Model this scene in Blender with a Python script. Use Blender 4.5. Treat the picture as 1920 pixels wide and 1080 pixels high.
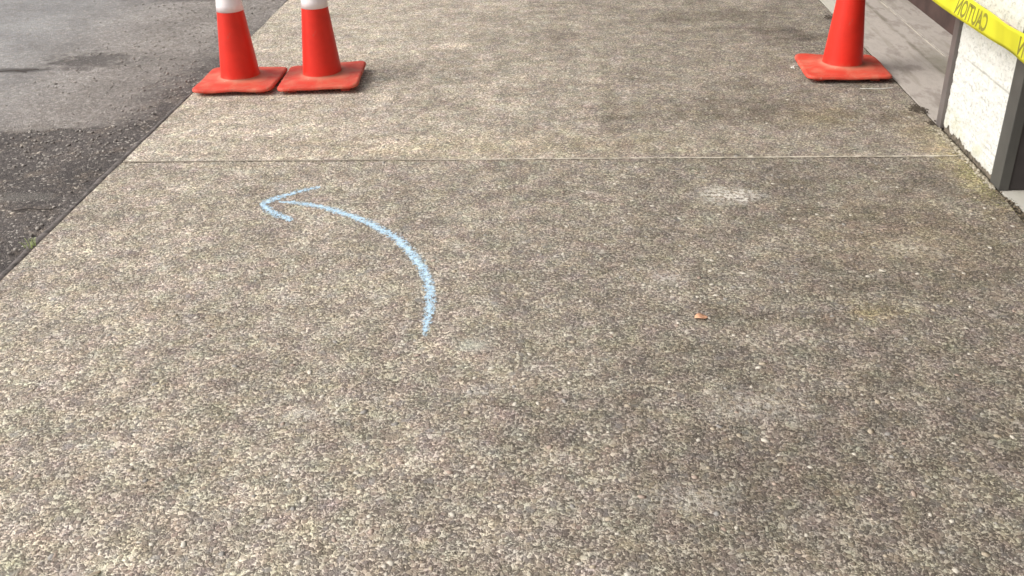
import bpy, bmesh, math, random
from mathutils import Vector, Matrix, noise
random.seed(7)
R = math.radians
for o in list(bpy.data.objects): bpy.data.objects.remove(o)
sc = bpy.context.scene
col = sc.collection

# ------------------------------------------------------------ camera
cd = bpy.data.cameras.new('camera'); cam = bpy.data.objects.new('camera', cd); col.objects.link(cam)
cd.sensor_width = 36.0; cd.lens = 35.195; cd.clip_start = 0.02; cd.clip_end = 500
fw = Vector((-0.0529055, 0.87263744, -0.4854945)); rt = Vector((0.99859941, 0.04600399, -0.02613129)); up = Vector((0.000468461, 0.486197, 0.8738491))
M = Matrix.Identity(4)
for i in range(3): M[i][0] = rt[i]; M[i][1] = up[i]; M[i][2] = -fw[i]
M[2][3] = 1.40
cam.matrix_world = M
sc.camera = cam

# ------------------------------------------------------------ sky and sun (bright overcast)
SUN_EL, SUN_AZ = 40, 255          # azimuth the light comes FROM, clockwise from +Y
w = bpy.data.worlds.new("World"); sc.world = w; w.use_nodes = True
wt = w.node_tree; wt.nodes.clear()
wo = wt.nodes.new('ShaderNodeOutputWorld'); wb = wt.nodes.new('ShaderNodeBackground')
sky = wt.nodes.new('ShaderNodeTexSky'); sky.sky_type = 'NISHITA'; sky.sun_disc = False
sky.sun_elevation = R(SUN_EL); sky.sun_rotation = R(SUN_AZ); sky.dust_density = 6.0; sky.air_density = 1.0; sky.ozone_density = 1.0
hs = wt.nodes.new('ShaderNodeHueSaturation'); hs.inputs['Saturation'].default_value = 0.22
wt.links.new(sky.outputs[0], hs.inputs['Color']); wt.links.new(hs.outputs[0], wb.inputs[0]); wt.links.new(wb.outputs[0], wo.inputs[0])
wb.inputs[1].default_value = 0.122
sl = bpy.data.lights.new('sun', 'SUN'); sl.energy = 1.15; sl.angle = R(34); sl.color = (1.0, 0.96, 0.91)
so = bpy.data.objects.new('sun', sl); col.objects.link(so)
d = Vector((math.sin(R(SUN_AZ))*math.cos(R(SUN_EL)), math.cos(R(SUN_AZ))*math.cos(R(SUN_EL)), math.sin(R(SUN_EL))))
so.rotation_euler = d.to_track_quat('Z', 'Y').to_euler()
sc.view_settings.view_transform = 'Standard'; sc.view_settings.look = 'None'; sc.view_settings.gamma = 1
sc.view_settings.exposure = 0.55
sc.render.engine = 'CYCLES'; sc.cycles.filter_width = 1.6

# ------------------------------------------------------------ node helper
class G:
    def __init__(s, name):
        s.m = bpy.data.materials.new(name); s.m.use_nodes = True; s.t = s.m.node_tree; s.t.nodes.clear()
        s.out = s.t.nodes.new('ShaderNodeOutputMaterial'); s.b = s.t.nodes.new('ShaderNodeBsdfPrincipled')
        s.t.links.new(s.b.outputs[0], s.out.inputs[0]); s._p = None
    def set(s, sock, v):
        if isinstance(v, bpy.types.NodeSocket): s.t.links.new(v, sock)
        elif v is not None:
            if isinstance(v, (tuple, list)) and len(v) == 3 and len(getattr(sock, 'default_value', (0,))) == 4: v = (*v, 1)
            sock.default_value = v
    def n(s, kind, ins=None, out=0, **kw):
        nd = s.t.nodes.new('ShaderNode'+kind)
        for k, v in kw.items(): setattr(nd, k, v)
        for k, v in (ins or {}).items(): s.set(nd.inputs[k], v)
        return nd.outputs[out]
    def pos(s):
        if s._p is None: s._p = s.n('NewGeometry', out='Position')
        return s._p
    def math(s, op, a, b=0.0, c=0.0): return s.n('Math', {0: a, 1: b, 2: c}, operation=op)
    def add(s, a, b): return s.math('ADD', a, b)
    def sub(s, a, b): return s.math('SUBTRACT', a, b)
    def mul(s, a, b): return s.math('MULTIPLY', a, b)
    def vm(s, op, a, b): return s.n('VectorMath', {0: a, 1: b}, operation=op)
    def rng(s, v, a, b, c=0.0, d=1.0, smooth=True):
        return s.n('MapRange', {'Value': v, 'From Min': a, 'From Max': b, 'To Min': c, 'To Max': d}, interpolation_type='SMOOTHSTEP' if smooth else 'LINEAR')
    def noise(s, scale, detail=3.0, rough=0.55, vec=None, out=0, dist=0.0):
        return s.n('TexNoise', {'Vector': vec or s.pos(), 'Scale': scale, 'Detail': detail, 'Roughness': rough, 'Distortion': dist}, out=out)
    def vor(s, scale, vec=None, out='Distance', feature='F1', rnd=1.0):
        return s.n('TexVoronoi', {'Vector': vec or s.pos(), 'Scale': scale, 'Randomness': rnd}, out=out, feature=feature)
    def ramp(s, v, stops, interp='LINEAR'):
        nd = s.t.nodes.new('ShaderNodeValToRGB'); s.set(nd.inputs[0], v); cr = nd.color_ramp; cr.interpolation = interp
        while len(cr.elements) < len(stops): cr.elements.new(0.5)
        for e, (p, c) in zip(cr.elements, stops): e.position = p; e.color = (*c, 1) if len(c) == 3 else c
        return nd.outputs[0]
    def mix(s, f, a, b, mode='MIX'):
        nd = s.t.nodes.new('ShaderNodeMix'); nd.data_type = 'RGBA'; nd.blend_type = mode; nd.clamp_factor = True
        s.set(nd.inputs[0], f); s.set(nd.inputs[6], a); s.set(nd.inputs[7], b); return nd.outputs[2]
    def bump(s, h, strength=0.5, dist=0.003, normal=None):
        return s.n('Bump', {'Height': h, 'Strength': strength, 'Distance': dist, 'Normal': normal})
    def blob(s, x, y, rx, ry, soft=0.5, warp=0.35, wscale=9.0):
        # irregular patch on the ground, 1 inside and 0 outside
        p = s.n('Mapping', {'Vector': s.pos(), 'Location': (-x/rx, -y/ry, 0), 'Scale': (1/rx, 1/ry, 0)})
        l = s.n('VectorMath', {0: p}, out='Value', operation='LENGTH')
        l = s.add(l, s.mul(s.sub(s.noise(wscale, 4, 0.6), 0.5), warp*4))
        return s.rng(l, 1.0+soft, 1.0-soft, 0, 1)
    def fin(s, color, rough=0.9, normal=None, spec=0.3):
        s.set(s.b.inputs['Base Color'], color); s.set(s.b.inputs['Roughness'], rough); s.set(s.b.inputs['Specular IOR Level'], spec)
        if normal is not None: s.set(s.b.inputs['Normal'], normal)
        return s.m
def gray(v, t=(1, 1, 1)): return (v*t[0], v*t[1], v*t[2])

# shared pebble pattern of the exposed aggregate, also read by the chalk
def aggregate(g):
    wv = g.vm('SCALE', g.vm('SUBTRACT', g.noise(60, 2, 0.5, out=1), (0.5, 0.5, 0.5)), None)
    wv.node.inputs['Scale'].default_value = 0.008
    v = g.vm('ADD', g.pos(), wv)
    v = g.n('Mapping', {'Vector': v, 'Scale': (1, 1, 0)})
    return v

def pavement_material(tone=1.0, name='exposed_aggregate', fine=1.0):
    g = G(name); v = aggregate(g)
    e1 = g.vor(102, v, feature='DISTANCE_TO_EDGE'); c1 = g.vor(102, v, out='Color')
    e2 = g.vor(185, v, feature='DISTANCE_TO_EDGE'); c2 = g.vor(185, v, out='Color')
    s1 = g.n('SeparateColor', {0: c1}); s1r, s1g, s1b = s1, s1.node.outputs[1], s1.node.outputs[2]
    s2 = g.n('SeparateColor', {0: c2}); s2g = s2.node.outputs[1]
    stones = g.ramp(s1r, [(0, (.155, .134, .117)), (.16, (.21, .183, .16)), (.34, (.265, .23, .195)), (.48, (.19, .172, .157)), (.60, (.32, .278, .225)), (.72, (.24, .20, .172)), (.84, (.38, .34, .285)), (.93, (.52, .485, .42))], 'CONSTANT')
    small = g.ramp(s2, [(0, (.13, .114, .098)), (.22, (.22, .193, .165)), (.45, (.31, .275, .23)), (.7, (.18, .162, .14)), (.84, (.55, .51, .44))], 'CONSTANT')
    big = g.rng(s1g, 0.40, 0.44)                         # cells that hold one big pebble
    c = g.mix(big, small, stones)
    # cement paste between the stones: pale, in places dark crevices
    edge = g.mix(big, g.rng(e2, 0.17, 0.02), g.rng(e1, 0.13, 0.02))
    edge = g.n('SeparateColor', {0: edge})
    pn_ = g.add(g.mul(g.noise(120, 2, .6), 1.0), g.mul(g.noise(14, 3, .6), .25))
    paste = g.mix(g.rng(pn_, .57, .72), (.095, .081, .07), (.66, .61, .53))
    c = g.mix(g.mul(edge, g.rng(g.noise(70, 2, .6), .38, .58, .6, 1)), c, paste)
    # sand grain and scattered bright chips
    c = g.mix(.12, c, g.ramp(g.noise(400, 1, .6), [(.3, (.3, .3, .3)), (.7, (.7, .7, .7))]), 'OVERLAY')
    chip = g.mul(g.rng(g.vor(130, v), .32, .22), g.rng(g.n('SeparateColor', {0: g.vor(130, v, out='Color')}), .86, .9))
    c = g.mix(g.mul(chip, .8), c, (.66, .60, .50))
    e3 = g.vor(46, v, feature='DISTANCE_TO_EDGE'); c3 = g.n('SeparateColor', {0: g.vor(46, v, out='Color')}); c3g = c3.node.outputs[1]
    m3 = g.mul(g.rng(c3, .70, .72), g.rng(e3, .12, .22))
    c = g.mix(g.mul(m3, .8), c, g.ramp(c3g, [(0, (.19, .17, .155)), (.3, (.28, .245, .205)), (.55, (.23, .215, .205)), (.75, (.36, .32, .27)), (.9, (.50, .46, .40))], 'CONSTANT'))
    k = g.rng(g.noise(13, 3, .6), .32, .68, .89, 1.11); c = g.mix(1.0, c, g.n('CombineColor', {0: k, 1: k, 2: g.mul(k, .99)}), 'MULTIPLY')
    # broad tone: pale by the road, darker towards the building
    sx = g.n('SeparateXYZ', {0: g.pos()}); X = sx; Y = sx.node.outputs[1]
    dirt = g.rng(g.add(X, g.mul(g.sub(g.noise(1.3, 5, .6), .5), 1.6)), -1.5, 1.2, 0, 1)  # mask rising from road side to building side, broken up by noise
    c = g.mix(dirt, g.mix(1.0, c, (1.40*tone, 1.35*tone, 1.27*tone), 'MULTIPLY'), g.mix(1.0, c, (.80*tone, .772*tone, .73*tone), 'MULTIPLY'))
    blot = g.rng(g.noise(4.5, 3, .55), .35, .7, .88, 1.12)
    c = g.mix(1.0, c, g.n('CombineColor', {0: blot, 1: blot, 2: blot}), 'MULTIPLY')
    gn = g.n('VectorMath', {0: g.noise(16, 3, .6, out=1), 1: (.26, .22, .34), 2: (.87, .89, .83)}, operation='MULTIPLY_ADD')
    c = g.mix(1.0, c, gn, 'MULTIPLY')
    sm = g.noise(1.0, 5, .65, g.n('Mapping', {'Vector': g.pos(), 'Scale': (9, 1.6, 1)})); sm = g.mul(g.rng(sm, .5, .72), g.rng(Y, 3.4, 3.9, .55, 1))
    c = g.mix(g.mul(sm, .5), c, (.62, .60, .58), 'MULTIPLY')
    sm3 = g.rng(g.noise(2.6, 4, .6, g.n('Mapping', {'Vector': g.pos(), 'Location': (11, 4, 0)})), .54, .70)
    c = g.mix(g.mul(sm3, .5), c, (.74, .72, .70), 'MULTIPLY')
    sm2 = g.mul(g.rng(g.noise(1.0, 5, .65, g.n('Mapping', {'Vector': g.pos(), 'Scale': (2.2, 6.5, 1), 'Location': (3, 7, 0)})), .53, .66), g.rng(X, -.6, .8))
    c = g.mix(g.mul(sm2, .5), c, (.66, .63, .60), 'MULTIPLY')
    def stain(x, y, rx, ry, colr, k, soft=.6, mode='MULTIPLY', warp=.35, ws=9):
        nonlocal c
        c = g.mix(g.mul(g.blob(x, y, rx, ry, soft, warp, ws), k), c, colr, mode)
    stain(.75, 4.02, .55, .13, (.72, .7, .68), .8)
    stain(1.13, 5.2, .16, .16, (.62, .6, .6), .8)
    stain(.8, 5.6, .4, .1, (.7, .68, .66), .8)
    stain(-.03, 5.3, .06, .28, (.76, .74, .72), .7)
    stain(.2, 3.95, .05, .4, (.78, .76, .74), .7)
    for bx, by, rx_, ry_, kk in ((.56, 3.17, .09, .055, 1), (.60, 3.14, .04, .02, .9), (.30, 2.58, .05, .03, .5), (.45, 1.95, .10, .05, .4), (1.05, 2.75, .08, .04, .5), (.25, 1.62, .10, .04, .4), (-.62, 1.9, .05, .03, .45), (-.2, 2.0, .03, .02, .5)):
        c = g.mix(g.mul(g.mul(g.blob(bx, by, rx_, ry_, .8, .5, 16), g.rng(g.noise(62, 3, .75), .45, .56)), kk), c, (.68, .64, .57))
    stain(-.57, 5.08, .09, .05, (1.5, 1.47, 1.45), .9, .9, 'MULTIPLY', .3)
    stain(-.24, 2.21, .035, .025, (.58, .62, .55), .35, .9, 'MIX', .6, 45)
    stain(.84, 2.38, .07, .04, (1.0, .93, .66), .7, .9, 'MULTIPLY', .9, 36)      # lichen
    stain(1.42, 3.30, .06, .22, (1.25, 1.22, .86), .8, .9, 'MULTIPLY', .9, 24)          # moss beside the pillar
    stain(1.38, 3.72, .08, .3, (1.08, 1.02, .82), .6, .9, 'MULTIPLY', .5)
    stain(1.05, 3.95, .12, .10, (1.08, 1.02, .8), .6, .9, 'MULTIPLY', .6, 14)
    stain(1.22, 3.27, .10, .10, (.6, .57, .56), .7, .8)
    stain(1.1, 2.85, .3, .25, (1.05, 1.0, .9), .8, .9, 'MULTIPLY', .5)
    stain(.35, 1.75, .35, .3, (.75, .74, .74), .7, .9)
    stain(-.3, 3.65, .7, .1, (1.25, 1.22, 1.1), .6, .9)
    h = g.add(g.mul(g.rng(e1, 0, .22), g.mul(big, 1.0)), g.mul(g.rng(e2, 0, .3), g.sub(1.0, g.mul(big, .8))))
    h = g.add(h, g.mul(s1b, .9)); h = g.add(h, g.mul(g.noise(260, 2, .6), .5))
    return g.fin(c, g.rng(g.noise(4, 4), .3, .7, .95, .72), g.bump(h, .55*fine, .003), .35)

def asphalt_material():
    g = G('asphalt'); v = aggregate(g)
    sx = g.n('SeparateXYZ', {0: g.pos()}); X = sx; Y = sx.node.outputs[1]
    edge = g.vor(120, v, feature='DISTANCE_TO_EDGE'); r = g.n('SeparateColor', {0: g.vor(120, v, out='Color')}); r2 = r.node.outputs[1]
    chips = g.ramp(r, [(0, (.07, .06, .056)), (.35, (.10, .086, .079)), (.6, (.135, .116, .105)), (.82, (.20, .175, .155)), (.93, (.42, .385, .34))], 'CONSTANT')
    wetc = g.mix(g.rng(edge, .09, 0), chips, (.06, .051, .047))
    wetc = g.mix(g.rng(g.noise(8, 5, .7), .48, .66, 0, .55), wetc, g.mix(1.0, wetc, (2.0, 1.85, 1.6), 'MULTIPLY'))
    dry = g.ramp(r2, [(0, (.22, .19, .165)), (.3, (.32, .28, .245)), (.7, (.40, .352, .31)), (.92, (.55, .49, .43))], 'CONSTANT')
    dry = g.mix(.22, dry, (.37, .338, .308))
    dry = g.mix(1.0, dry, (.88, .90, .93), 'MULTIPLY')
    dry = g.mix(g.rng(g.noise(7, 6, .7), .50, .66, 0, .45), dry, (.27, .235, .205))
    dry = g.mix(g.rng(g.noise(75, 3, .7), .55, .68, 0, .55), dry, (.15, .13, .115))
    dry = g.mix(g.rng(g.noise(26, 5, .7), .52, .68), dry, (.20, .173, .15))
    dry = g.mix(g.rng(X, -2.1, -3.2, 0, .6), dry, (.31, .315, .32))  # bluish grey sheen towards the far left painted into the colour
    dry = g.mix(g.rng(g.noise(38, 3, .65, dist=.5), .50, .62, 0, .42), dry, (.21, .18, .155)); dry = g.mix(g.rng(g.noise(44, 3, .65, g.n('Mapping', {'Vector': g.pos(), 'Location': (5, 9, 0)})), .56, .66, 0, .5), dry, (.50, .45, .40))
    # boundary of the dark wet band next to the pavement
    fc = g.t.nodes.new('ShaderNodeFloatCurve'); cv = fc.mapping.curves[0]
    pts = [(0, -.9), (3.0, -.9), (3.78, -.88), (3.88, -.66), (3.94, -.30), (4.1, -.2), (4.45, -.22), (5.1, -.10), (5.6, -.02), (8, .05)]
    while len(cv.points) < len(pts): cv.points.new(.5, .5)
    for p, (a, b) in zip(cv.points, pts): p.location = (a/8, -b); p.handle_type = 'VECTOR'
    fc.mapping.update()
    yw = g.add(Y, g.mul(g.sub(g.noise(3.5, 4, .6), .5), .35))
    g.set(fc.inputs['Value'], g.mul(yw, 1/8)); fc.inputs['Factor'].default_value = 1
    lim = g.sub(-1.69, fc.outputs[0])
    wet = g.rng(g.sub(g.add(X, g.mul(g.sub(g.noise(9, 5, .65), .5), .28)), g.add(lim, g.mul(g.sub(g.noise(42, 4, .7), .5), -.40))), -.19, .20)
    c = g.mix(g.mul(wet, .95), dry, wetc)
    c = g.mix(g.mul(g.blob(-2.43, 4.92, .19, .15, .6, .8, 20), .85), c, g.mix(.5, wetc, (.10, .09, .085)))
    c = g.mix(g.mul(g.blob(-2.75, 4.76, .17, .035, .6, .5, 10), .8), c, (.09, .08, .075))
    c = g.mix(g.mul(g.blob(-1.95, 3.2, .12, .035, .6, .4, 10), .5), c, (.2, .185, .165))
    c = g.mix(g.mul(g.blob(-2.2, 6.3, .5, .1, .6, .5, 6), .8), c, g.mix(.5, wetc, (.10, .09, .085)))
    m = g.rng(g.noise(2.2, 5, .6), .3, .7, .82, 1.16); c = g.mix(1.0, c, g.n('CombineColor', {0: m, 1: m, 2: m}), 'MULTIPLY')
    h = g.add(g.rng(edge, 0, .3), g.mul(r2, .8)); h = g.add(h, g.mul(g.noise(200, 3), .5))
    return g.fin(c, g.mix(wet, (.95,)*3, (.8,)*3), g.bump(h, .6, .003), .3)

def slab_material():
    g = G('smooth_concrete')
    n1 = g.noise(5, 7, .7, g.n('Mapping', {'Vector': g.pos(), 'Scale': (2.2, .9, 1), 'Rotation': (0, 0, R(28))}))
    c = g.ramp(n1, [(.28, (.27, .235, .205)), (.42, (.35, .31, .275)), (.5, (.46, .415, .37)), (.62, (.40, .36, .32)), (.75, (.53, .48, .43))])
    c = g.mix(g.rng(g.noise(240, 2), .55, .7, 0, .4), c, (.22, .19, .165))
    p = g.n('Mapping', {'Vector': g.pos(), 'Scale': (14, 1.2, 1)})
    c = g.mix(g.rng(g.noise(1.2, 5, .6, p), .52, .62, 0, .4), c, (.27, .24, .19))
    c = g.mix(g.mul(g.blob(1.75, 4.55, .05, .35, .7, .4, 10), .6), c, (.25, .235, .17))
    c = g.mix(g.rng(g.vor(5.1), .03, .022, 0, .8), c, (.07, .06, .05))
    c = g.mix(g.mul(g.blob(1.6, 2.9, .3, .35, .6), .7), c, (.47, .47, .41))
    sx = g.n('SeparateXYZ', {0: g.pos()}); lx = g.math('ABSOLUTE', g.sub(g.add(sx, g.mul(g.sub(g.noise(6, 3), .5), .006)), 1.801))
    c = g.mix(g.mul(g.rng(lx, .007, .003), g.rng(g.noise(7, 4), .42, .55)), c, (.62, .57, .48))  # pale highlight along the groove put into the colour
    lx2 = g.sub(g.add(sx, g.mul(g.sub(g.noise(5, 4), .5), .03)), 1.71)
    c = g.mix(g.mul(g.rng(g.math('ABSOLUTE', lx2), .02, .003), g.rng(g.noise(9, 4), .35, .6, 0, .7)), c, (.2, .175, .14))
    c = g.mix(g.mul(g.blob(1.50, 5.75, .06, .3, .5), .6), c, (.58, .57, .48))
    return g.fin(c, .85, g.bump(g.noise(150, 4, .7), .25, .001), .3)

def stucco_material(rough=1.0):
    g = G('white_stucco')
    v = g.n('Mapping', {'Vector': g.pos(), 'Scale': (1, .75, 1.3)})
    big = g.noise(42, 5, .7, v, dist=.4); fine = g.noise(75, 5, .75, v)
    c = g.ramp(big, [(.25, (.42, .415, .375)), (.40, (.61, .605, .56)), (.52, (.685, .68, .64))])
    pit = g.mul(g.rng(fine, .52, .62), g.rng(g.noise(12, 4), .34, .52))
    c = g.mix(g.mul(pit, .6*rough), c, (.30, .30, .28))
    z = g.n('SeparateXYZ', {0: g.pos()}).node.outputs[2]
    c = g.mix(g.mul(g.rng(z, .16, .03), g.rng(g.noise(11, 4), .45, .7, 0, .5)), c, (.42, .42, .24))
    c = g.mix(g.mul(g.rng(z, .03, .0), .5), c, (.35, .31, .22))
    zl = g.add(z, g.mul(g.sub(g.noise(9, 3), .5), .006))
    for zz, kk in ((.305, .55), (.082, .3)):
        c = g.mix(g.mul(g.rng(g.math('ABSOLUTE', g.sub(zl, zz)), .005, .0015), g.rng(g.noise(6, 3), .38, .55, 0, kk)), c, (.25, .24, .2))
    h = g.add(g.mul(big, 1.2), g.mul(fine, .6))
    return g.fin(c, .9, g.bump(h, .5*rough, .007*rough), .25)

def paint(name, colr, rough=.6, var=.25, scale=30, spec=.4, speck=None):
    g = G(name); n = g.rng(g.noise(scale, 4), .3, .7, 1-var, 1+var)
    c = g.mix(1.0, colr, g.n('CombineColor', {0: n, 1: n, 2: n}), 'MULTIPLY')
    if speck: c = g.mix(g.rng(g.vor(speck[0]), .12, .08, 0, .8), c, speck[1])
    return g.fin(c, rough, g.bump(g.noise(scale*5, 3), .15, .001), spec)

def cone_material():
    g = G('fluorescent_orange_plastic')
    n = g.rng(g.noise(12, 4), .3, .7, .92, 1.05)
    c = g.mix(1.0, (.70, .028, .014), g.n('CombineColor', {0: n, 1: n, 2: n}), 'MULTIPLY')
    tc = g.n('TexCoord', out='Object'); z = g.n('SeparateXYZ', {0: tc}).node.outputs[2]
    c = g.mix(g.mul(g.rng(z, .075, .025), g.rng(g.noise(20, 4), .4, .65, 0, .45)), c, (.42, .2, .12))
    c = g.mix(g.rng(g.noise(38, 6, .75, g.n('Mapping', {'Vector': g.n('TexCoord', out='Object'), 'Scale': (1, 1, .45)})), .60, .70, 0, .4), c, (.42, .10, .07))
    return g.fin(c, .42, g.bump(g.noise(30, 3), .08, .002), .4)

def base_material():
    g = G('dusty_orange_rubber')
    tc = g.n('TexCoord', out='Object')
    c = (.62, .062, .036)
    dust = g.rng(g.noise(13, 6, .65, tc, dist=.6), .40, .72, 0, .55)
    c = g.mix(dust, c, (.60, .24, .15))
    c = g.mix(g.rng(g.noise(26, 5, .7, tc), .58, .72, 0, .6), c, (.44, .17, .11))
    l = g.n('VectorMath', {0: g.vm('MULTIPLY', tc, (1, 1, 0))}, out='Value', operation='LENGTH')
    c = g.mix(g.rng(l, .14, .09, 0, .45), c, (.50, .25, .16))
    s = g.noise(9, 4, .6, g.n('Mapping', {'Vector': tc, 'Scale': (3, 14, 1), 'Rotation': (0, 0, .7)}))
    c = g.mix(g.rng(s, .62, .68, 0, .4), c, (.32, .12, .09))
    c = g.mix(g.rng(g.noise(60, 3, .6, tc), .68, .74, 0, .5), c, (.75, .5, .4))
    return g.fin(c, .6, g.bump(g.noise(60, 4, .6, tc), .25, .002), .35)

# ------------------------------------------------------------ mesh helpers
def link(name, bm, mat, parent=None, smooth=False):
    me = bpy.data.meshes.new(name); bm.normal_update(); bm.to_mesh(me); bm.free()
    me.materials.append(mat)
    if smooth:
        for p in me.polygons: p.use_smooth = True
    o = bpy.data.objects.new(name, me); col.objects.link(o)
    if parent: o.parent = parent
    return o
def tag(o, label=None, cat=None, group=None, kind=None):
    for k, v in (('label', label), ('category', cat), ('group', group), ('kind', kind)):
        if v: o[k] = v
    return o
def empty(name, loc, rz=0):
    o = bpy.data.objects.new(name, None); col.objects.link(o); o.location = loc; o.rotation_euler = (0, 0, rz); o.empty_display_size = .1; return o
def box(bm, a, b, bev=0):
    r = bmesh.ops.create_cube(bm, size=1); vs = r['verts']
    for v in vs: v.co = Vector([(a[i]+b[i])/2 + v.co[i]*(b[i]-a[i]) for i in range(3)])
    if bev:
        es = list({e for v in vs for e in v.link_edges}); bmesh.ops.bevel(bm, geom=es, offset=bev, segments=2, affect='EDGES', profile=.5)
def nz(x, y=0, z=0): return noise.noise(Vector((x, y, z)))
def slab(bm, ptsL, ptsR, z0, z1):
    """strip between two polylines (same count), with vertical sides"""
    def P(pts, z): return [bm.verts.new((x, y, z)) for x, y in pts]
    lt, rt_ = P(ptsL, z1), P(ptsR, z1); lb, rb = P(ptsL, z0), P(ptsR, z0)
    n = len(ptsL)
    for i in range(n-1):
        bm.faces.new((lt[i], rt_[i], rt_[i+1], lt[i+1])); bm.faces.new((lb[i], lt[i], lt[i+1], lb[i+1])); bm.faces.new((rt_[i], rb[i], rb[i+1], rt_[i+1]))
    bm.faces.new((lt[0], lb[0], rb[0], rt_[0])); bm.faces.new((lt[-1], rt_[-1], rb[-1], lb[-1]))

# ------------------------------------------------------------ ground
JY, XL, XR = 3.502, -1.692, 1.462
bm = bmesh.new(); box(bm, (-150, -150, -.4), (150, 150, -.030)); tag(link('ground', bm, paint('packed_earth', (.10, .085, .07), .95, .3, 6)), kind='structure')
def edge_l(y): return XL + .006*nz(y*2.1) + .003*nz(y*9)
def edge_r(y): return XR + .010*nz(y*1.7, 5) + .006*nz(y*11, 5) - (.03 if y < 3.1 else 0)*min(1, (3.1-y)*3) 
def frange(a, b, st):
    n = max(2, int(round((b-a)/st))+1); return [a+(b-a)*i/(n-1) for i in range(n)]
bm = bmesh.new(); ys = frange(-20, 60, .5)
# asphalt road, a fine grid near the camera so that it rolls slightly
xs = [-30, -12, -6] + [ -4+.08*i for i in range(30)]; ys = [-20, -6, 0] + [1+.1*i for i in range(70)] + [9, 12, 20, 60]
gv = [[bm.verts.new((min(x, XL-.004), y, -.014 + .006*nz(x*2, y*2) + (.003 if x < -1.8 else -.004))) for y in ys] for x in xs]
for i in range(len(xs)-1):
    for j in range(len(ys)-1): bm.faces.new((gv[i][j], gv[i+1][j], gv[i+1][j+1], gv[i][j+1]))
bmesh.ops.remove_doubles(bm, verts=bm.verts, dist=.0005)
tag(link('road', bm, asphalt_material(), smooth=True), kind='structure')
# pavement slabs with a real joint between them
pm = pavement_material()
for k, (a, b) in enumerate([(-2.5, JY-.0035), (JY+.0035, 8.1), (8.107, 12.8)]):
    bm = bmesh.new(); yy = frange(a, b, .06)
    slab(bm, [(edge_l(y), y+.0015*nz(y, 3)) for y in yy], [(edge_r(y), y) for y in yy], -.03, 0)
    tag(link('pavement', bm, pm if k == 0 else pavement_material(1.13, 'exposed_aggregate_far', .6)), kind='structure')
# cement lips along the joint
g = G('joint_cement'); jx = g.n('SeparateXYZ', {0: g.pos()}); jc = g.mix(g.rng(g.add(jx, g.mul(g.sub(g.noise(2, 3), .5), 1.5)), -.9, -.3), (.24, .21, .165), (.64, .58, .48)); jm = g.fin(g.mix(g.rng(g.noise(25, 4), .32, .62), (.34, .30, .235), jc), .9)
bm = bmesh.new(); px_ = [XL+.012+i*(XR-XL-.02)/160 for i in range(161)]
slab(bm, [(x, JY+.0115+.002*nz(x*9)) for x in px_][::-1], [(x, JY+.0042) for x in px_][::-1], -.002, .0016)
tag(link('joint_lip', bm, jm), kind='structure')
bm = bmesh.new(); slab(bm, [(XL+.01, JY-.0035), (XR-.012, JY-.0035)][::-1], [(XL+.01, JY+.0035), (XR-.012, JY+.0035)][::-1], -.03, -.012)
tag(link('joint_filler', bm, paint('joint_dirt', (.06, .05, .04), .95)), kind='structure')
# tar seam between road and pavement
bm = bmesh.new(); prev = None
for y in frange(-2, 12, .05):
    wd = .034 + .016*nz(y*3, 1) + .008*nz(y*13, 1) - .022*max(0, min(1, (y-3.4)/2))
    row = [bm.verts.new(v) for v in ((edge_l(y)-wd-.01, y, -.018), (edge_l(y)-wd, y, -.0075), (edge_l(y)-wd*.5, y, -.006+.0015*nz(y*8)), (edge_l(y)-.010, y, -.012), (edge_l(y)-.001, y, -.030))]
    if prev:
        for i in range(4): bm.faces.new((prev[i], prev[i+1], row[i+1], row[i]))
    prev = row
tag(link('tar_seam', bm, paint('tar', (.125, .108, .10), .9, .45, 45), smooth=True), kind='structure')
# smooth concrete apron at the foot of the building, with grooves between its three strips
sm = slab_material(); S0 = 1.474
bm = bmesh.new()
def af(y): return S0 + .004*nz(y*3, 9) + (.022*min(1, max(0, (3.17-y)*4)) + .012*nz(y*14, 2) if y < 3.17 else 0)
yy = frange(-2.5, 12.8, .06)
slab(bm, [(af(y) + (.05 if 3.20 < y < 3.83 else 0), y) for y in yy], [(1.706, y) for y in yy], -.03, .0)
slab(bm, [(1.7085, y) for y in yy], [(1.8045, y) for y in yy], -.03, -.001)
slab(bm, [(1.8095, y) for y in yy], [(4.5, y) for y in yy], -.03, .001)
tag(link('apron', bm, sm), kind='structure')
# dirt packed in the gap along the apron
bm = bmesh.new(); prev = None
for y in frange(-2.4, 12, .03):
    row = [bm.verts.new(v) for v in ((edge_r(y)-.002, y, -.006+.004*nz(y*20)), (af(y)+(.03 if 3.20 < y < 3.83 else .003), y, -.007+.004*nz(y*17, 3)))]
    if prev: bm.faces.new((prev[0], prev[1], row[1], row[0]))
    prev = row
tag(link('gap_dirt', bm, paint('gap_dirt', (.085, .072, .05), .95, .5, 60)), kind='structure')

bm = bmesh.new()
for cx, cy, n_, sx_ in ((1.446, 4.026, 260, .016), (1.440, 5.53, 160, .016), (1.452, 3.86, 60, .01)):
    for i in range(n_):
        ret = bmesh.ops.create_icosphere(bm, subdivisions=1, radius=random.uniform(.002, .005)); p = Vector((cx+random.gauss(0, sx_), cy+random.gauss(0, sx_*1.3), .001))
        for v in ret['verts']: v.co.z *= .5; v.co += p
tag(link('seam_dirt', bm, paint('seam_dirt', (.07, .055, .04), .95, .4, 60)), 'small heaps of dark dirt on the seam beside the concrete apron', 'dirt', kind='stuff')
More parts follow.
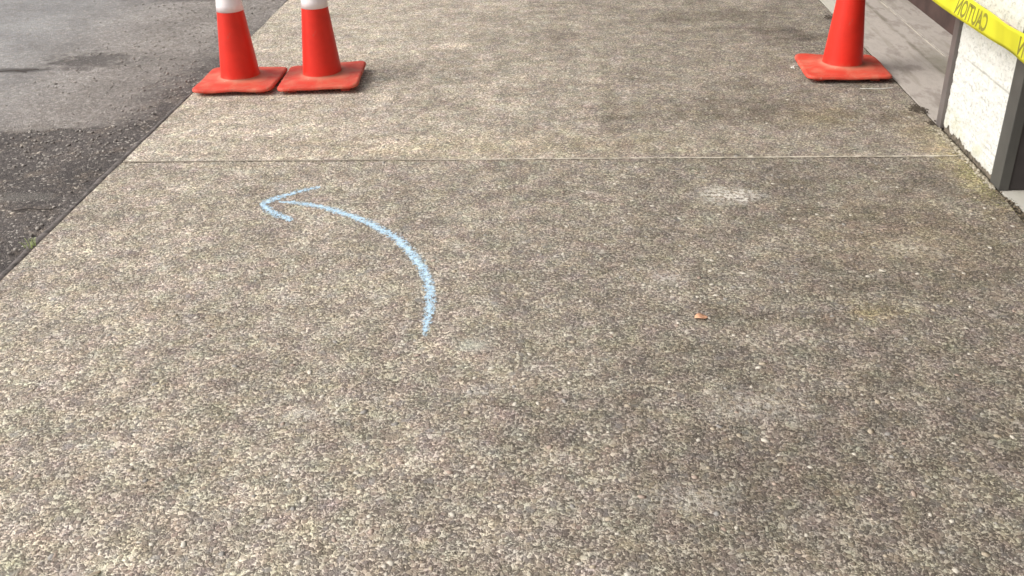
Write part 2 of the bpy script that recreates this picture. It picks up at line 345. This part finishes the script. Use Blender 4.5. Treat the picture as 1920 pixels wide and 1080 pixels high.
# ------------------------------------------------------------ building: wall, pillar, added unseen overhang for shade
bl = tag(empty('building', (1.96, 3.5, 0)), 'building side with dark brown wall and a white stucco pillar beside the pavement', 'building')
inv = Matrix.Translation((-1.96, -3.5, 0))
def part(name, bm, mat, parent, smooth=False):
    for v in bm.verts: v.co = inv @ v.co
    o = link(name, bm, mat, parent, smooth); return o
bm = bmesh.new(); box(bm, (1.955, -3, .002), (2.3, 3.19, 3.0)); box(bm, (1.955, 3.842, .002), (2.3, 12.6, 3.0))
for k in range(14): box(bm, (1.949, 3.844, .28+.2*k), (1.9552, 12.59, .288+.2*k))
part('wall', bm, paint('dark_brown_siding', (.062, .036, .031), .6, .3, 8), bl)
bm = bmesh.new(); box(bm, (1.30, -3, 2.9), (3.6, 12.6, 3.12)); box(bm, (1.24, -3, 2.84), (1.30, 12.6, 3.16))  # overhang added out of view to darken the pavement by the building
part('added_canopy', bm, paint('added_canopy_board', (.30, .29, .27), .7, .1, 3), bl)
# pillar core (charcoal), its stucco face and metal corner trims
PX = 1.476
bm = bmesh.new(); box(bm, (PX+.010, 3.192, .001), (2.6, 3.838, 2.9), .002)
core = part('pillar', bm, paint('charcoal_panel', (.040, .034, .033), .65, .15, 10), bl)
bm = bmesh.new()
def stucco_sheet(bm, y0, y1, z0, z1, px, ragged=False, amp=.0022, step=.005):
    ny = int((y1-y0)/step); nzn = max(2, int((z1-z0)/step)); rows = []
    for i in range(ny+1):
        y = y0+(y1-y0)*i/ny; zb = z0
        if ragged: zb = z0 + .012 + .010*nz(y*23, 7) + .011*nz(y*61, 2) + .020*math.exp(-((y-3.74)/.014)**2) + .013*math.exp(-((y-3.62)/.03)**2)
        rw = []
        for j in range(nzn+1):
            z = zb+(z1-zb)*(j/nzn)**1.4; k = amp*(.25 if ragged and z < .07 else 1)
            rw.append(bm.verts.new((px - k*1.0*nz(y*26, z*40) - k*.9*nz(y*90, z*120) - (.002 if ragged and z < .068 else 0), y, z)))
        rows.append(rw)
    for i in range(ny):
        for j in range(nzn): bm.faces.new((rows[i][j], rows[i][j+1], rows[i+1][j+1], rows[i+1][j]))
    return rows
stucco_sheet(bm, 3.268, 3.794, .003, .503, PX, True)
ft = bmesh.new(); box(ft, (PX+.003, 3.268, -.02), (PX+.0095, 3.794, .07)); part('footing', ft, paint('dirty_footing', (.15, .125, .095), .95, .6, 55), core)
pn = part('stucco_panel', bm, stucco_material(), core, True)
bm = bmesh.new(); stucco_sheet(bm, 3.268, 3.794, .512, 1.4, PX-.006, False, .003, .012); box(bm, (PX-.004, 3.268, 1.4), (PX+.01, 3.794, 2.88))
part('stucco_panel', bm, stucco_material(), core, True)
bm = bmesh.new(); box(bm, (PX-.012, 3.268, .5035), (PX+.009, 3.794, .5115), .001)
part('panel_joint', bm, paint('joint_bead', (.50, .38, .33), .7, .3, 30), core)
tm = paint('grey_metal_trim', (.075, .073, .066), .5, .12, 8, .5, (9, (.5, .5, .48)))
tb = paint('brown_metal_trim', (.135, .118, .11), .5, .2, 6, .5)
bm = bmesh.new(); box(bm, (PX-.014, 3.188, .002), (PX+.02, 3.267, 2.88), .002); part('corner_trim', bm, tm, core)
bm = bmesh.new(); box(bm, (PX-.014, 3.795, .002), (PX+.02, 3.842, 2.88), .002); part('corner_trim', bm, tb, core)

# ------------------------------------------------------------ traffic cones
CM, BM_ = cone_material(), base_material()
g = G('reflective_white_collar'); WM = g.fin(g.mix(g.rng(g.noise(30, 4), .5, .7, 0, .4), (.90, .83, .84), (.78, .70, .72)), .35, g.bump(g.n('TexWave', {'Vector': g.n('TexCoord', out='Object'), 'Scale': 90}), .05, .001), .5)
def rad(z): return .0905 - (z-.024)*.1015
def lathe(bm, prof, seg=64, cap=False):
    rings = [[bm.verts.new((r*math.cos(2*math.pi*i/seg), r*math.sin(2*math.pi*i/seg), z)) for i in range(seg)] for r, z in prof]
    for a, b in zip(rings, rings[1:]):
        for i in range(seg): bm.faces.new((a[i], a[(i+1) % seg], b[(i+1) % seg], b[i]))
def make_cone(x, y, rz, lift, lean, label, seed, wave=(.002, .002)):
    root = tag(empty('traffic_cone', (x, y, 0), rz), label, 'traffic cone', 'orange traffic cones on the pavement')
    hb, S, cr = .020, (.187 if seed == 3 else .183), .034
    def zoff(px, py):
        u, v = (px/S+1)/2, (py/S+1)/2
        z = (lift[0]*(1-u)+lift[1]*u)*(1-v) + (lift[3]*(1-u)+lift[2]*u)*v
        rr = max(abs(px), abs(py))/S
        return z + .004*math.exp(-((rr-.5)/.3)**2)+ max(0, rr-.6)*(wave[0]*nz(px*9+seed, py*9)*5 + wave[1]*math.cos(px*24))
    # base: rounded square built as rings of a superellipse blend
    bm = bmesh.new(); N = 128
    def ring(s, z, sq=1.0):
        out = []
        for i in range(N):
            a = 2*math.pi*i/N; ca, sa = math.cos(a), math.sin(a)
            # rounded square radius
            m = S/max(abs(ca), abs(sa)); qx, qy = ca*m, sa*m
            ix, iy = max(-S+cr, min(S-cr, qx)), max(-S+cr, min(S-cr, qy)); dx, dy = qx-ix, qy-iy
            L = math.hypot(dx, dy)
            if L > cr and dx and dy: qx, qy = ix+dx/L*cr, iy+dy/L*cr
            r = .1
            X_, Y_ = qx*sq+ca*r*(1-sq), qy*sq+sa*r*(1-sq)
            X_ *= s; Y_ *= s
            out.append(bm.verts.new((X_, Y_, z+zoff(X_, Y_))))
        return out
    rs = [ring(.90, .004), ring(.975, .003), ring(.998, .006), ring(1.0, .010), ring(.992, .0165), ring(.972, hb), ring(.93, hb+.0005), ring(.86, hb), ring(.8, hb+.0015, .8), ring(.86, hb+.003, .5), ring(.93, hb+.004, .2), ring(.915, hb+.007, 0), ring(.903, hb+.012, 0)]
    for a, b in zip(rs, rs[1:]):
        for i in range(N): bm.faces.new((a[i], a[(i+1) % N], b[(i+1) % N], b[i]))
    bm.faces.new(rs[0][::-1])
    link('base', bm, BM_, root, True)
    for sx in (-1, 1):      # small rubber feet that carry the base
        for sy in (-1, 1): bm = bmesh.new(); box(bm, (sx*.12-.02, sy*.12-.02, 0), (sx*.12+.02, sy*.12+.02, .010+min(0, zoff(sx*.12, sy*.12))+max(0, zoff(sx*.12, sy*.12))), .002); link('foot', bm, BM_, root)
    def add(nm, prof, mat):
        b = bmesh.new(); lathe(b, prof)
        for v in b.verts: v.co.x += lean[0]*(v.co.z-.03); v.co.y += lean[1]*(v.co.z-.03)
        return link(nm, b, mat, root, True)
    ml = zoff(0, 0)-.002
    add('body', [(rad(.024)+.001, .022+ml), (rad(.03), .030+ml)] + [(rad(.03+.04*i), .03+.04*i+ml) for i in range(1, 17)] + [(rad(.7), .70+ml), (rad(.7)-.004, .71+ml), (rad(.7)-.010, .71+ml), (rad(.7)-.012, .69+ml)], CM)
    c1, c2 = .333, .420
    add('reflective_collar', [(rad(c1), c1+ml), (rad(c1)+.0012, c1+ml)] + [(rad(z)+.0012, z+ml) for z in (c1+.03, c1+.07, c2)] + [(rad(c2), c2+ml)], WM)
    c1, c2 = .462, .612
    add('reflective_collar', [(rad(c1), c1+ml), (rad(c1)+.0012, c1+ml)] + [(rad(z)+.0012, z+ml) for z in (c1+.05, c1+.1, c2)] + [(rad(c2), c2+ml)], WM)
    return root
make_cone(-1.501, 4.470, R(1), (.012, .016, .008, .008), (.0, 0), 'orange cone nearest the road, its base corner at the pavement edge', 1)
make_cone(-1.119, 4.482, R(3), (.013, .022, .028, .009), (0, 0), 'orange cone right of the roadside cone, its base lifted at the right side', 2)
make_cone(1.264, 4.555, R(-2), (.015, .016, .002, .013), (0, 0), 'orange cone standing alone near the building, a corner of its base over the concrete seam', 3, (.003, -.005))

# ------------------------------------------------------------ caution tape, read from behind (mirrored)
TX = 1.36
g = G('yellow_tape'); 
tn = g.rng(g.noise(3.2, 2, .5, g.n('Mapping', {'Vector': g.pos(), 'Scale': (1, 3, 1)})), .35, .65, .88, 1.08)
tc_ = g.mix(1.0, (.80, .79, .05), g.n('CombineColor', {0: tn, 1: tn, 2: tn}), 'MULTIPLY')
TM = g.fin(tc_, .38, g.bump(g.noise(9, 3), .15, .004), .5)
g.b.inputs['Transmission Weight'].default_value = 0
tr = g.n('BsdfTranslucent', {'Color': (.9, .84, .05)}); mx = g.n('MixShader', {0: .38, 1: g.b.outputs[0], 2: tr}); g.t.links.new(mx, g.out.inputs[0])
def tape_pt(y, t):   # t 0..1 across the width
    tw = -.13*math.exp(-((y-3.12)/.11)**2) + .08*math.sin((y-3.0)*2.6) + .05*math.sin(y*7)
    x = TX + .006*math.sin(y*3.1) + (t-.5)*.079*math.sin(tw*2.2)
    z = .4965 + .0795*t*math.cos(tw*1.3) + .0035*math.sin(y*2.3+.6) + .012*max(0, y-3.6)
    return Vector((x, y, z))
root = tag(empty('caution_tape', (TX, 3.2, .53)), 'yellow caution tape with mirrored black lettering stretched level in front of the white stucco pillar', 'caution tape')
off = Vector((TX, 3.2, .53))
bm = bmesh.new(); prev = None
for y in frange(.6, 7.6, .025):
    row = [bm.verts.new(tape_pt(y, t/6)-off) for t in range(7)]
    if prev:
        for i in range(6): bm.faces.new((prev[i], prev[i+1], row[i+1], row[i]))
    prev = row
to = link('ribbon', bm, TM, root, True)
md = to.modifiers.new('thickness', 'SOLIDIFY'); md.thickness = .0004; md.offset = 1
LM = paint('olive_black_print', (.24, .22, .03), .5, .1, 20)
def word_mesh(y0):
    cu = bpy.data.curves.new('lettering', 'FONT'); cu.body = 'CAUTION'; cu.size = .066; cu.offset = .0016; cu.resolution_u = 4
    ob = bpy.data.objects.new('tmp', cu); col.objects.link(ob)
    me = bpy.data.meshes.new_from_object(ob.evaluated_get(bpy.context.evaluated_depsgraph_get()))
    bpy.data.objects.remove(ob)
    b = bmesh.new(); b.from_mesh(me); bmesh.ops.triangulate(b, faces=b.faces)
    for _ in range(2):
        bmesh.ops.subdivide_edges(b, edges=[e for e in b.edges if e.calc_length() > .02], cuts=1)
    w0 = max(v.co.x for v in b.verts)
    h0 = max(v.co.y for v in b.verts)
    for v in b.verts:
        y = t = .14 + v.co.y/h0*.72; y = y0 + v.co.x/w0*.275 + .012*(.5-t)
        v.co = tape_pt(y, t) - off + Vector((-.0009, 0, 0))
    return b
for k in range(-4, 8):
    link('lettering', word_mesh(3.29+.52*k), LM, root)

# ------------------------------------------------------------ chalk arrow
def chalk_material():
    g = G('pale_blue_chalk'); v = aggregate(g)
    uv = g.n('SeparateXYZ', {0: g.n('UVMap', uv_map='uv')})
    side = g.math('ABSOLUTE', g.sub(uv, .5)); side = g.mul(side, 2)
    e1 = g.vor(185, v, feature='DISTANCE_TO_EDGE'); e0 = g.vor(102, v, feature='DISTANCE_TO_EDGE'); rnd = g.n('SeparateColor', {0: g.vor(102, v, out='Color')})
    cover = g.add(g.mul(g.rng(e1, .0, .22), .30), g.mul(g.noise(70, 4, .7), .95))
    cover = g.add(cover, g.mul(rnd, .34)); cover = g.add(cover, g.mul(g.rng(e0, 0, .12), .10))
    dens = uv.node.outputs[1]      # strength of the stroke stored in V
    thr = g.add(.60, g.mul(g.math('POWER', side, 1.4), .58)); thr = g.add(thr, g.mul(g.sub(1, dens), .38))
    a = g.rng(cover, g.sub(thr, 0.0), g.add(thr, .11))
    c = g.mix(g.rng(g.noise(120, 3), .35, .65), (.38, .55, .70), (.62, .78, .88))
    g.fin(c, .95, None, .1)
    t = g.n('BsdfTransparent'); mx = g.n('MixShader', {0: a, 1: t, 2: g.b.outputs[0]}); g.t.links.new(mx, g.out.inputs[0])
    return g.m
HM = chalk_material()
def catmull(p, n=10):
    q = [p[0]]+p+[p[-1]]; out = []
    for i in range(1, len(q)-2):
        for k in range(n):
            t = k/n; out.append([.5*(2*q[i][j]+(q[i+1][j]-q[i-1][j])*t+(2*q[i-1][j]-5*q[i][j]+4*q[i+1][j]-q[i+2][j])*t*t+(-q[i-1][j]+3*q[i][j]-3*q[i+1][j]+q[i+2][j])*t**3) for j in range(len(p[0]))])
    out.append(list(p[-1])); return out
ar = tag(empty('chalk_arrow', (-.7, 2.8, 0)), 'pale blue chalk arrow curving left across the pavement towards the road', 'chalk drawing')
def stroke(name, pts, z):
    bm = bmesh.new(); uvl = bm.loops.layers.uv.new('uv'); P = catmull(pts); rows = []; n = len(P)
    for i, (x, y, wd, dn) in enumerate(P):
        a, b = P[max(0, i-1)], P[min(n-1, i+1)]; t = Vector((b[0]-a[0], b[1]-a[1], 0)).normalized(); s = Vector((-t.y, t.x, 0))*(wd/2*1.02*(1+.12*nz(i*.35, z*900)))
        c = Vector((x+.7, y-2.8, z)); rows.append(((bm.verts.new(c+s), bm.verts.new(c-s)), dn))
    for (r0, d0), (r1, d1) in zip(rows, rows[1:]):
        f = bm.faces.new((r0[0], r0[1], r1[1], r1[0]))
        for l, uv in zip(f.loops, ((0, d0), (1, d0), (1, d1), (0, d1))): l[uvl].uv = uv
    bm.normal_update()
    if bm.faces[:][0].normal.z < 0: bmesh.ops.reverse_faces(bm, faces=bm.faces)
    return link(name, bm, HM, ar)
S_ = [(-0.375, 2.25), (-0.376, 2.328), (-0.379, 2.418), (-0.392, 2.517), (-0.414, 2.598), (-0.446, 2.683), (-0.488, 2.763), (-0.537, 2.845), (-0.601, 2.912), (-0.669, 2.978), (-0.733, 3.025), (-0.8, 3.068), (-0.876, 3.104), (-0.94, 3.123), (-0.989, 3.132)]
Wd = [.024, .036, .044, .048, .046, .048, .048, .048, .048, .050, .050, .050, .046, .040, .034]
Dn = [.7, .85, .95, 1, 1, 1, 1, 1, 1, 1, 1, .95, .9, .75, .6]
stroke('shaft', [(*p, a, b) for p, a, b in zip(S_, Wd, Dn)], .0012)
stroke('barb', [(-0.872, 3.258, .046, .6), (-0.948, 3.207, .048, .8), (-1.006, 3.157, .050, 1), (-1.040, 3.113, .046, 1)], .0018)
stroke('barb', [(-1.045, 3.120, .036, .95), (-1.016, 3.073, .046, .9), (-0.967, 3.023, .046, 1), (-0.905, 2.974, .040, .85)], .0024)

# ------------------------------------------------------------ loose stones, debris, small litter
def stone(bm, x, y, z, r, flat=.55, el=1.0, rz=0, sub=1):
    ret = bmesh.ops.create_icosphere(bm, subdivisions=sub, radius=1); s = random.random()*100
    ca, sa = math.cos(rz), math.sin(rz)
    for v in ret['verts']:
        k = 1+.35*nz(v.co.x*1.3+s, v.co.y*1.3, v.co.z*1.3); p = v.co*k*r; p.z *= flat; p.x *= el
        v.co = Vector((x+p.x*ca-p.y*sa, y+p.x*sa+p.y*ca, z+p.z))
def mat_stones(name, a, b, sc_=40):
    g = G(name); return g.fin(g.ramp(g.noise(sc_, 2, out=0), [(.35, a), (.65, b)]), .85)
bm = bmesh.new()
for i in range(1600):
    y = random.uniform(2.0, 7.0); x = -1.76 - abs(random.gauss(0, .42)); stone(bm, x, y, -.010, random.choice((.003, .004, .005, .007)), .5, random.uniform(1, 1.6), random.random()*6)
tag(link('gravel', bm, mat_stones('grit', (.20, .18, .16), (.42, .38, .34), 25), smooth=True), 'pale grit scattered over the dark damp asphalt', 'gravel', kind='stuff')
bm = bmesh.new()
for i in range(420):
    y = random.uniform(3.2, 3.8); u = abs(random.gauss(0, .4)); stone(bm, PX-.016-u*.022, y, .002, random.uniform(.002, .0065), .7, random.uniform(1, 1.5), random.random()*6)
tag(link('crumbled_stucco', bm, mat_stones('debris', (.16, .13, .085), (.48, .44, .35), 90), smooth=True), 'dirt and stucco crumbs lying along the foot of the pillar', 'debris', kind='stuff')
bm = bmesh.new()
for i in range(420):
    y = random.uniform(2.2, 3.19); xe = edge_r(y); stone(bm, random.uniform(xe-.008, af(y)+.006), y, -.002, random.uniform(.002, .006), .6, 1.3, random.random()*6)
tag(link('gap_debris', bm, mat_stones('gap_crumbs', (.05, .04, .028), (.20, .16, .11), 90), smooth=True), 'dark soil and crumbs filling the seam below the pillar corner', 'debris', kind='stuff')
bm = bmesh.new()
for i in range(260):
    y = random.gauss(3.32, .12); x = PX-.02-abs(random.gauss(0, .03)); stone(bm, x, y, .001, random.uniform(.0015, .003), .5, 1.2, random.random()*6)
tag(link('moss', bm, mat_stones('moss', (.20, .185, .09), (.34, .32, .16), 60), smooth=True), 'yellow green moss on the pavement at the foot of the pillar', 'moss', kind='stuff')
# larger individual pebbles set in the pavement surface
PC = [((.48, .44, .37), (.58, .53, .45)), ((.38, .32, .24), (.46, .39, .30)), ((.27, .25, .23), (.34, .32, .29)), ((.34, .26, .21), (.42, .33, .27))]
bms = [bmesh.new() for _ in PC]
for i in range(1300):
    y = 1.2+random.random()**1.4*3.6; x = random.uniform(XL+.02, XR-.05); k = random.choices(range(4), (.42, .25, .2, .13))[0]
    stone(bms[k], x, y, -.0004, random.uniform(.003, .0085), .18, random.uniform(1, 1.7), random.random()*6)
for b, (c0, c1) in zip(bms, PC): tag(link('embedded_pebbles', b, mat_stones('pebble', c0, c1), smooth=True), 'rounded pebbles showing in the worn pavement surface', 'pebbles', kind='stuff')
# leaf
def leaf(name, x, y, z, L, W, rz, mat, label, cat):
    bm = bmesh.new(); rows = []
    for i in range(9):
        t = i/8; wd = W*math.sin(math.pi*min(1, t*.92+.06))**.8; rows.append([bm.verts.new(((t-.5)*L, s*wd/2, .0015+.004*abs(s)+.003*math.sin(t*5))) for s in (-1, -.4, 0, .4, 1)])
    for a, b in zip(rows, rows[1:]):
        for i in range(4): bm.faces.new((a[i], b[i], b[i+1], a[i+1]))
    o = link(name, bm, mat, None, True); o.location = (x, y, z); o.rotation_euler = (0, 0, rz); m_ = o.modifiers.new('thickness', 'SOLIDIFY'); m_.thickness = .0006
    return tag(o, label, cat)
leaf('fallen_leaf', .368, 2.347, .001, .036, .028, .2, paint('orange_leaf', (.66, .36, .22), .7, .2, 60), 'small orange leaf lying on the pavement right of the chalk arrow', 'leaf')
leaf('wood_chip', -.905, 1.375, .001, .030, .010, 1.1, paint('pale_wood', (.66, .57, .44), .8, .2, 60), 'pale wood chip on the nearest part of the pavement', 'wood chip')
# weed
bm = bmesh.new()
for i in range(13):
    a = random.uniform(1.6, 4.6); L = random.uniform(.012, .038); wd = .0018; c0 = Vector((random.uniform(-.012, .012), random.uniform(-.012, .012), 0)); dr = Vector((math.cos(a), math.sin(a), 0)); sd = Vector((-dr.y, dr.x, 0))*wd; pr = None
    for k in range(5):
        t = k/4; p = c0+dr*L*t+Vector((0, 0, .020*math.sin(t*2.3))); ww = sd*(1-t*.9); r_ = (bm.verts.new(p-ww), bm.verts.new(p+ww))
        if pr: bm.faces.new((pr[0], pr[1], r_[1], r_[0]))
        pr = r_
o = link('weed', bm, paint('weed_green', (.30, .36, .13), .7, .3, 50), None, True); o.location = (-1.712, 2.80, -.006); tag(o, 'tiny green weed growing from the seam between road and pavement', 'weed')
# frayed white string at the lone cone and a thin thread in front of it
def tube(bm, pts, r, seg=6):
    P = [Vector(p) for p in pts]; rings = []
    for i, p in enumerate(P):
        t = (P[min(i+1, len(P)-1)]-P[max(i-1, 0)]).normalized(); a = t.cross(Vector((0, 0, 1)));
        if a.length < 1e-4: a = Vector((1, 0, 0))
        a.normalize(); b = t.cross(a)
        rings.append([bm.verts.new(p+(a*math.cos(2*math.pi*k/seg)+b*math.sin(2*math.pi*k/seg))*r) for k in range(seg)])
    for a, b in zip(rings, rings[1:]):
        for k in range(seg): bm.faces.new((a[k], a[(k+1) % seg], b[(k+1) % seg], b[k]))
sm_ = paint('white_string', (.75, .76, .70), .8, .1, 90)
bm = bmesh.new(); tube(bm, catmull([(.018, .012, .006), (.002, .006, .008), (-.006, -.006, .004), (-.003, -.024, .003)], 5), .0022); tube(bm, catmull([(-.004, 0, .005), (-.016, -.006, .003), (-.012, -.016, .003)], 5), .0018)
o = link('string_scrap', bm, sm_, None, True); o.location = (1.065, 4.625, 0); tag(o, 'frayed scrap of white string beside the base of the lone cone', 'string')
bm = bmesh.new(); tube(bm, catmull([(-.07, 0, .002), (-.03, -.006, .003), (.02, -.006, .002), (.07, .006, .003)], 6), .0014)
o = link('thread', bm, sm_, None, True); o.location = (1.355, 4.300, 0); tag(o, 'thin pale thread lying just in front of the lone cone', 'thread')
# twig on the road
bm = bmesh.new(); tube(bm, catmull([(-.10, -.012, .004), (-.04, 0, .007), (.03, .004, .006), (.09, .02, .004)], 6), .0018); tube(bm, catmull([(-.02, 0, .006), (.02, -.02, .006), (.05, -.024, .004)], 5), .002)
o = link('twig', bm, paint('twig_bark', (.07, .055, .045), .9), None, True); o.location = (-2.70, 4.74, -.008); tag(o, 'short dark twig lying on the dry asphalt at the far left', 'twig')
bm = bmesh.new(); tube(bm, catmull([(-.07, -.01, .004), (-.02, .004, .007), (.03, 0, .006), (.06, .01, .004)], 6), .0018)
o = link('stick', bm, paint('stick_bark', (.05, .042, .036), .9), None, True); o.location = (-1.84, 3.08, -.008); tag(o, 'short dark stick on the wet asphalt close to the pavement edge', 'stick')
